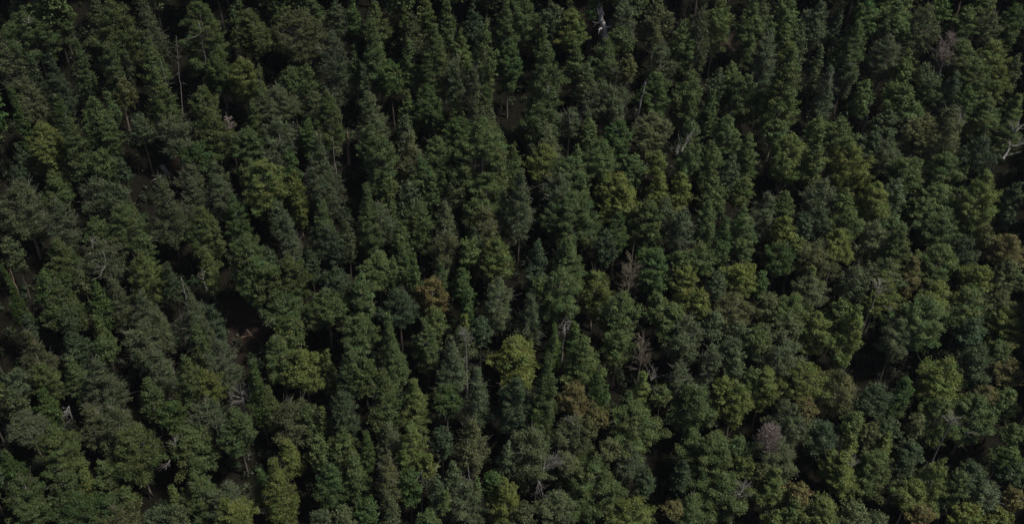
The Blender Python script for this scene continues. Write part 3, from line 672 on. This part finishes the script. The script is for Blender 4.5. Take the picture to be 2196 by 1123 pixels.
snag(1384, 178, 1364, 258, 0.30, M_DEAD, 'leaning pale grey snag standing alone in a narrow black gap, upper centre right', 'leaning pale snag', 0)
snag(427, 52, 440, 130, 0.17, M_DEAD, 'long bleached dead stem lying against a tall olive tree, upper left', 'bleached dead stem', 5, 12)
snag(378, 80, 388, 198, 0.11, M_DEAD, 'thin broken pale stem with short stubs, upright in a black gap, upper left', 'thin stubbed stem', 6, 6)
snag(345, 133, 373, 247, 0.10, M_DEAD, 'thin leaning pale stem on the left side of an upper left black gap', 'thin leaning stem', 3, 6)
snag(712, 296, 720, 363, 0.12, M_DEAD, 'thin white dead stem upright in the wide black gap left of centre', 'thin white stem', 3, 5)
snag(745, 287, 746, 314, 0.34, M_BROWN, 'short thick brown stump standing in the black gap left of centre', 'thick brown stump', 0, 4)
snag(2058, 13, 2036, 70, 0.34, M_BROWN, 'thick leaning grey brown snag in a black gap, top right', 'thick leaning snag', 0, 8)
snag(1866, 226, 1858, 256, 0.38, M_DEAD, 'short pale broken stump above red splintered wood, upper right', 'short pale stump', 0, 5)
snag(1850, 244, 1846, 258, 0.22, M_RED, 'short reddish splintered stump beside a taller pale one, upper right', 'reddish stump', 2, 5)
snag(1834, 18, 1824, 48, 0.13, M_BROWN, 'thin brown stem in a black gap near the top edge, right', 'thin top edge stem', 2, 8)
snag(23, 580, 44, 648, 0.20, M_BROWN, 'bare brown trunk leaning in the black gap at the left edge', 'left edge bare trunk', 0, 6)
snag(390, 598, 396, 630, 0.16, M_DEAD, 'short white snag rising behind a grey tapering treetop, left', 'short white snag', 0, 12)
snag(1004, 1002, 1008, 1036, 0.13, M_DEAD, 'thin white dead stem near the bottom edge, just left of centre', 'bottom white stem', 2, 12)
snag(905, 1008, 905, 1052, 0.10, M_DEAD, 'thin straight white stem above a rusty bush at the bottom, left of a twin', 'left thin bottom stem', 3, 8)
snag(934, 1000, 934, 1052, 0.10, M_TWIG, 'thin straight grey stem above a rusty bush at the bottom, right of a twin', 'right thin bottom stem', 3, 8)
snag(1559, 95, 1572, 128, 0.2, M_BROWN, 'dark brown leaning trunk in the brown gap, upper centre right', 'brown gap trunk', 1, 4)
snag(1286, 20, 1298, 82, 0.85, M_WHITE, 'big white broken trunk with splayed bare sticks above brown soil, top centre', 'white broken trunk', 9, 7.0, 0.5)
bare_tree(2046, 58, 50, 80, M_PINK, 'pinkish dead tree with dense bare twigs below a leaning snag, top right', 'pinkish twig tree', 18, 44, 1.2, 0.07)
bare_tree(1660, 908, 58, 62, M_PINK, 'pink dead crown of dense bare twigs, lower right of centre', 'pink dead crown', 19, 64, 0.9, 0.085)
bare_tree(1383, 704, 50, 100, M_DRY, 'pale brown dead tree with upswept bare twigs, centre right', 'upswept bare tree', 17, 40, 1.0, 0.06)
bare_tree(1360, 520, 60, 120, M_DRY, 'grey brown bare tree with fine spreading twigs, centre right', 'grey brown bare tree', 19, 50, 0.8, 0.055)
bare_tree(515, 824, 60, 40, M_DEAD, 'small white dead tree with stubby branches beside a black gap, lower left', 'small white dead tree', 15, 14, 0.6, 0.075)
bare_tree(484, 240, 34, 34, M_PINK, 'pinkish broken treetop with splayed white twigs, upper left', 'pinkish broken treetop', 15, 16, 0.3)
bare_tree(996, 700, 40, 36, M_DEAD, 'white jagged dead treetop in the centre left, above a grey tree', 'white jagged treetop', 18, 12, 0.8, 0.09)
bare_tree(1597, 1030, 46, 44, M_DEAD, 'cluster of bare grey sticks beside a huge dome, bottom right of centre', 'bare grey sticks', 16, 12, 1.0, 0.07)
bare_tree(2050, 885, 44, 34, M_DEAD, 'grey dead sticks between two domes, lower right', 'grey stick tree', 18, 10, 0.8, 0.08)
bare_tree(1890, 600, 46, 34, M_TWIG, 'grey bare topped dead tree right of a light lobed tree', 'grey bare topped tree', 17, 12, 1.0)
bare_tree(1215, 655, 62, 58, M_DEAD, 'tangle of drooping bare white branches between two olive trees, centre', 'white branch tangle', 13, 22, -0.5, 0.08)


def ground_log(x1, y1, x2, y2, r, mat, name, label, short, cat, roots=0, lift=0.25):
    rng = np.random.default_rng(int(x1 + y1 * 5))
    a, _ = at(x1, y1, lift); b, _ = at(x2, y2, lift)
    n = 8
    pts = np.array([a + (b - a) * t for t in np.linspace(0, 1, n)])
    pts[:, 2] = hill(pts[:, 0], pts[:, 1]) + r * 0.6
    pts[1:-1] += rng.normal(size=(n - 2, 3)) * 0.08
    root = empty(name, pts[0])
    g = Geo(); g.tube(pts - pts[0], np.linspace(r, r * 0.6, n), 8); g.build('log', mat, root, True)
    if roots:
        w = Geo()
        for k in range(roots):
            s0 = pts[0] + (pts[-1] - pts[0]) * rng.uniform(0.0, 0.8) - pts[0]
            fan(w, rng, s0, np.array([rng.normal(), -0.8 + rng.normal() * 0.5, 0.35]), rng.uniform(1.5, 4.5), 0.10, 1, 0.4, 3)
        w.build('bare_branches', mat, root)
    tag(root, label, cat, 'fallen wood on the forest floor')
    DEAD.append(((x1 + x2) / 2, (y1 + y2) / 2, short))


ground_log(348, 358, 374, 386, 0.55, M_DEAD, 'fallen_tree', 'grey split fallen trunk lying on the slope at the left', 'grey fallen trunk', 'fallen tree', 3)
ground_log(562, 688, 570, 694, 0.2, M_DEAD, 'fallen_log', 'small pale broken log lying in the brown clearing', 'pale clearing log', 'log', 2)
ground_log(1426, 829, 1440, 834, 0.28, M_DEAD, 'fallen_log', 'short white log in the black gap left of a lone grey tree', 'short white log', 'log', 0)
ground_log(528, 705, 545, 724, 0.16, M_BROWN, 'fallen_log', 'thin dark brown log lying low in the brown clearing', 'brown clearing log', 'log', 3)


def dead_branches(key, spots, mat=M_DEAD):
    """bleached dead branches of a living tree, growing from its crown on the side seen"""
    r = next(q for q in rows if q['short'] == key)
    rng = np.random.default_rng(len(key) * 31)
    base = np.array(r['base'])
    for (x, y, dx, dy, ln, n, rad) in spots:
        g = Geo()
        d0 = ray(x, y)
        p = CAM + d0 * (r['z'] - 0.40 * r['W'] - 0.8)
        for k in range(n):
            d = CR * dx - CU * dy + rng.normal(size=3) * 0.45 - _F * 0.25
            fan(g, rng, p - base, d, ln * rng.uniform(0.6, 1.2), rad * (0.7 if rad < 0.12 else 0.9), 2, 0.45, 4)
        o = g.build('dead_branch', mat, r['obj'])
        o['label'] = 'bleached bare branch with forking twigs'


dead_branches('large dead branched tree', [(1165, 1005, 0.7, -0.7, 2.6, 6, 0.09), (1172, 985, 1, -0.4, 2.2, 5, 0.08), (1155, 1030, 0.2, 0.6, 2.4, 5, 0.08), (1180, 990, 1, 0.1, 2.0, 4, 0.07)])
dead_branches('jagged broken top tree', [(2174, 284, 0.1, -1, 1.7, 6, 0.17), (2150, 342, 0.6, -1, 3.2, 1, 0.34), (2170, 313, 1, 0.02, 3.0, 1, 0.26)])
dead_branches('light white twigged spire', [(1395, 815, 0.3, -0.8, 1.7, 6, 0.07), (1402, 830, 0.6, 0.2, 1.2, 3, 0.06)])
dead_branches('white limbed tree', [(198, 533, 0.3, -0.8, 1.6, 3, 0.10), (226, 570, -0.9, 0.1, 1.8, 2, 0.10), (227, 560, 0.1, -0.8, 1.3, 2, 0.09)])
dead_branches('white twigged round tree', [(374, 955, -0.2, -1, 1.6, 4, 0.09), (365, 985, -0.5, 0.7, 1.6, 3, 0.07)])
dead_branches('tall twigged column', [(1174, 200, 0.5, -1, 1.3, 3, 0.09)])
dead_branches('big domed top left tree', [(62, 50, 0.3, -0.7, 1.4, 3, 0.09)])
dead_branches('tall bare limbed tree', [(1462, 325, 0.6, -1, 3.2, 2, 0.13), (1452, 330, -0.2, -1, 2.2, 2, 0.10)])
dead_branches('large light bottom tree', [(1826, 1000, 0.4, -0.8, 1.5, 5, 0.07)])
dead_branches('pale tree under the orange', [(1226, 905, -0.1, -0.6, 1.2, 5, 0.06)])
dead_branches('exposed root tree', [(148, 870, -0.1, 1, 1.8, 6, 0.08)])
dead_branches('white stemmed slim tree', [(437, 598, 0, -1, 1.6, 2, 0.08), (438, 604, 0.05, 1, 1.6, 1, 0.09)])
dead_branches('light lobed tree', [(1893, 655, 0.9, 0.3, 1.8, 2, 0.09)])
dead_branches('slim grey stick tree', [(1777, 180, 0.35, -1, 2.6, 1, 0.09)])
dead_branches('slender bare trunked tree', [(690, 110, -0.4, -0.6, 1.2, 2, 0.07)])
dead_branches('round dome by bare sticks', [(2070, 925, 0.8, 0.1, 1.3, 3, 0.07)])
dead_branches('brownish twig topped tree', [(2055, 260, 0.5, -0.6, 1.3, 5, 0.07)], M_TWIG)

# ------------------------------------------------------------------ labels of the trees that have none of their own yet
SHAPE_W = {'s': 'tapering', 'c': 'columnar', 'd': 'rounded', 'l': 'lobed'}
HUE_W = {'o': 'olive', 'y': 'yellow green', 'g': 'deep green', 'w': 'grey green', 'k': 'dull dark green', 'b': 'brownish', 'r': 'rust orange'}
DIRS = ['right of', 'below right of', 'below', 'below left of', 'left of', 'above left of', 'above', 'above right of']
LAND = [(r['x'], r['y'] + r['l'] * 0.4, r['short']) for r in INDIV if r['short']] + DEAD


def desc(r):
    size = 'narrow' if r['w'] < 50 else 'broad' if r['w'] > 72 else 'medium'
    return (size, HUE_W[r['h']], SHAPE_W[r['s']])


def octant(dx, dy):
    return int(round(math.degrees(math.atan2(dy, dx)) / 45.0)) % 8


_groups = {}
for r in rows:
    _groups.setdefault(desc(r), []).append(r)
_used = set()
for r in INDIV:
    if not r['label']:
        best = None
        for (lx, ly, sh) in LAND:
            dx, dy = r['x'] - lx, r['y'] + r['l'] * 0.4 - ly
            d = math.hypot(dx, dy)
            if d > 420 or (best and d >= best[0]): continue
            o = octant(dx, dy)
            rank = sum(1 for q in _groups[desc(r)] if octant(q['x'] - lx, q['y'] + q['l'] * 0.4 - ly) == o
                       and math.hypot(q['x'] - lx, q['y'] + q['l'] * 0.4 - ly) < d)
            if rank == 0: best = (d, o, sh)
        a, b, c = desc(r)
        r['label'] = f"{a} {b} {c} tree, nearest {DIRS[best[1]]} the {best[2]}"
    assert r['label'] not in _used, r['label']
    _used.add(r['label'])
    tag(r['obj'], r['label'], 'tree', 'forest trees on the hillside')

# ------------------------------------------------------------------ the rest of the forest: smaller trees past the first 300, and the trees that surround the view
def mass_tree(g, r, lod, seed):
    sparse = r['h'] in 'wb'
    C, O, S, v, f, tone, warm = make_crown(seed, r['s'], r['W'] / 2, r['ch'], sparse, lod)
    b = np.array(r['base']) + np.array([0, 0, r['H'] - r['ch']])
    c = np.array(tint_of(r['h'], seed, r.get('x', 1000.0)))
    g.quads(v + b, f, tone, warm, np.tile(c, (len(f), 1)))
    t = make_trunk(np.random.default_rng(seed), r['W'] / 2, r['ch'])
    tv = np.concatenate(t.v) * np.array([1, 1, r['H'] - 0.3 * r['ch']]) + np.array(r['base'])
    tf = np.concatenate(t.q)
    g.quads(tv, tf, np.ones(len(tf)), np.zeros(len(tf)), np.tile([0.10, 0.085, 0.07, 1.0], (len(tf), 1)))


forest = Geo()
for k, r in enumerate(REST):
    mass_tree(forest, r, 0.6, 9000 + k)
rr = random.Random(11)
_k = 0
for ix in range(-24, 25):
    for iy in range(-16, 18):
        x = ix * 7.6 + rr.uniform(-2.3, 2.3); y = P0[1] + iy * 6.9 + rr.uniform(-2.2, 2.2)
        H = rr.uniform(17, 25)
        u, v_, z = project((x, y, float(hill(x, y)) + H))
        if z < 30: continue
        near = -60 < u < PW + 60 and -110 < v_ < PH + 40
        far = u < -480 or u > PW + 480 or v_ < -430 or v_ > PH + 420
        if near or far: continue
        W = rr.uniform(5.5, 9.5)
        _k += 1
        mass_tree(forest, dict(s=rr.choice('sccdd'), h=rr.choice('oooowwgy'), W=W, ch=min(H - 3, W * rr.uniform(1.2, 2.0)), H=H,
                               base=(x, y, float(hill(x, y)))), 0.16, 20000 + _k)
tag(forest.build('surrounding_forest', M_LEAF_T), 'smaller trees filling in between and around the larger ones', 'forest', kind='stuff')

# ------------------------------------------------------------------ undergrowth on the forest floor
rng = np.random.default_rng(77)
cs, rs, tn = [], [], []
for x in np.arange(-135, 135, 2.2):
    for y in np.arange(P0[1] - 85, P0[1] + 110, 2.2):
        px, py = x + rng.normal() * 0.8, y + rng.normal() * 0.8
        zz = float(hill(px, py))
        u, v_, z = project((px, py, zz + 0.5))
        if z < 30 or u < -250 or u > PW + 250 or v_ < -200 or v_ > PH + 260: continue
        if any(math.hypot(u - a, v_ - b) < c for a, b, c in CLEAR) or rng.random() < 0.12: continue
        r_ = rng.uniform(0.5, 1.35)
        cs.append((px, py, zz + r_ * rng.uniform(0.3, 1.3))); rs.append(r_)
        tn.append(rng.random())
cs, rs, tn = np.array(cs), np.array(rs), np.array(tn)
v, f, tone, warm = leaves(rng, cs, np.tile([0, 0, 1.0], (len(cs), 1)), rs, 52, 0.5, 0.8)
cnt = np.maximum(8, (52 * (rs / rs.mean()) ** 2).astype(int))
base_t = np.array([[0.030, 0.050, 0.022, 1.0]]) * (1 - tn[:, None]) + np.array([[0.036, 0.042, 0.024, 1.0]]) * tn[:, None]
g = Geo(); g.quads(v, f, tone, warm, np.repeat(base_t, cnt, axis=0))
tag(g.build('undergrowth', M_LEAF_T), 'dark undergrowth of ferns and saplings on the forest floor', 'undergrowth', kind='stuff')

# ------------------------------------------------------------------ thin haze over the valley
def build_haze():
    lo, hi = float(hill(0, P0[1] - 420)) - 20, float(hill(0, P0[1] + 600)) + 45
    x, y0, y1 = 425.0, P0[1] - 425, P0[1] + 600
    c = np.array([[sx * x, yy, zz] for zz in (lo, hi) for (sx, yy) in ((-1, y0), (1, y0), (1, y1), (-1, y1))])
    f = np.array([[0, 3, 2, 1], [4, 5, 6, 7], [0, 1, 5, 4], [1, 2, 6, 5], [2, 3, 7, 6], [3, 0, 4, 7]])
    m, nt, N, L = new_mat('valley_haze')
    out = N('ShaderNodeOutputMaterial'); vol = N('ShaderNodeVolumePrincipled')
    vol.inputs['Color'].default_value = (0.80, 0.88, 1.0, 1)
    vol.inputs['Density'].default_value = HAZE
    vol.inputs['Anisotropy'].default_value = 0.2
    L(vol.outputs[0], out.inputs['Volume'])
    g = Geo(); g.quads(c, f)
    tag(g.build('haze', m), 'thin pale haze in the air over the forest', 'haze', kind='stuff')


build_haze()
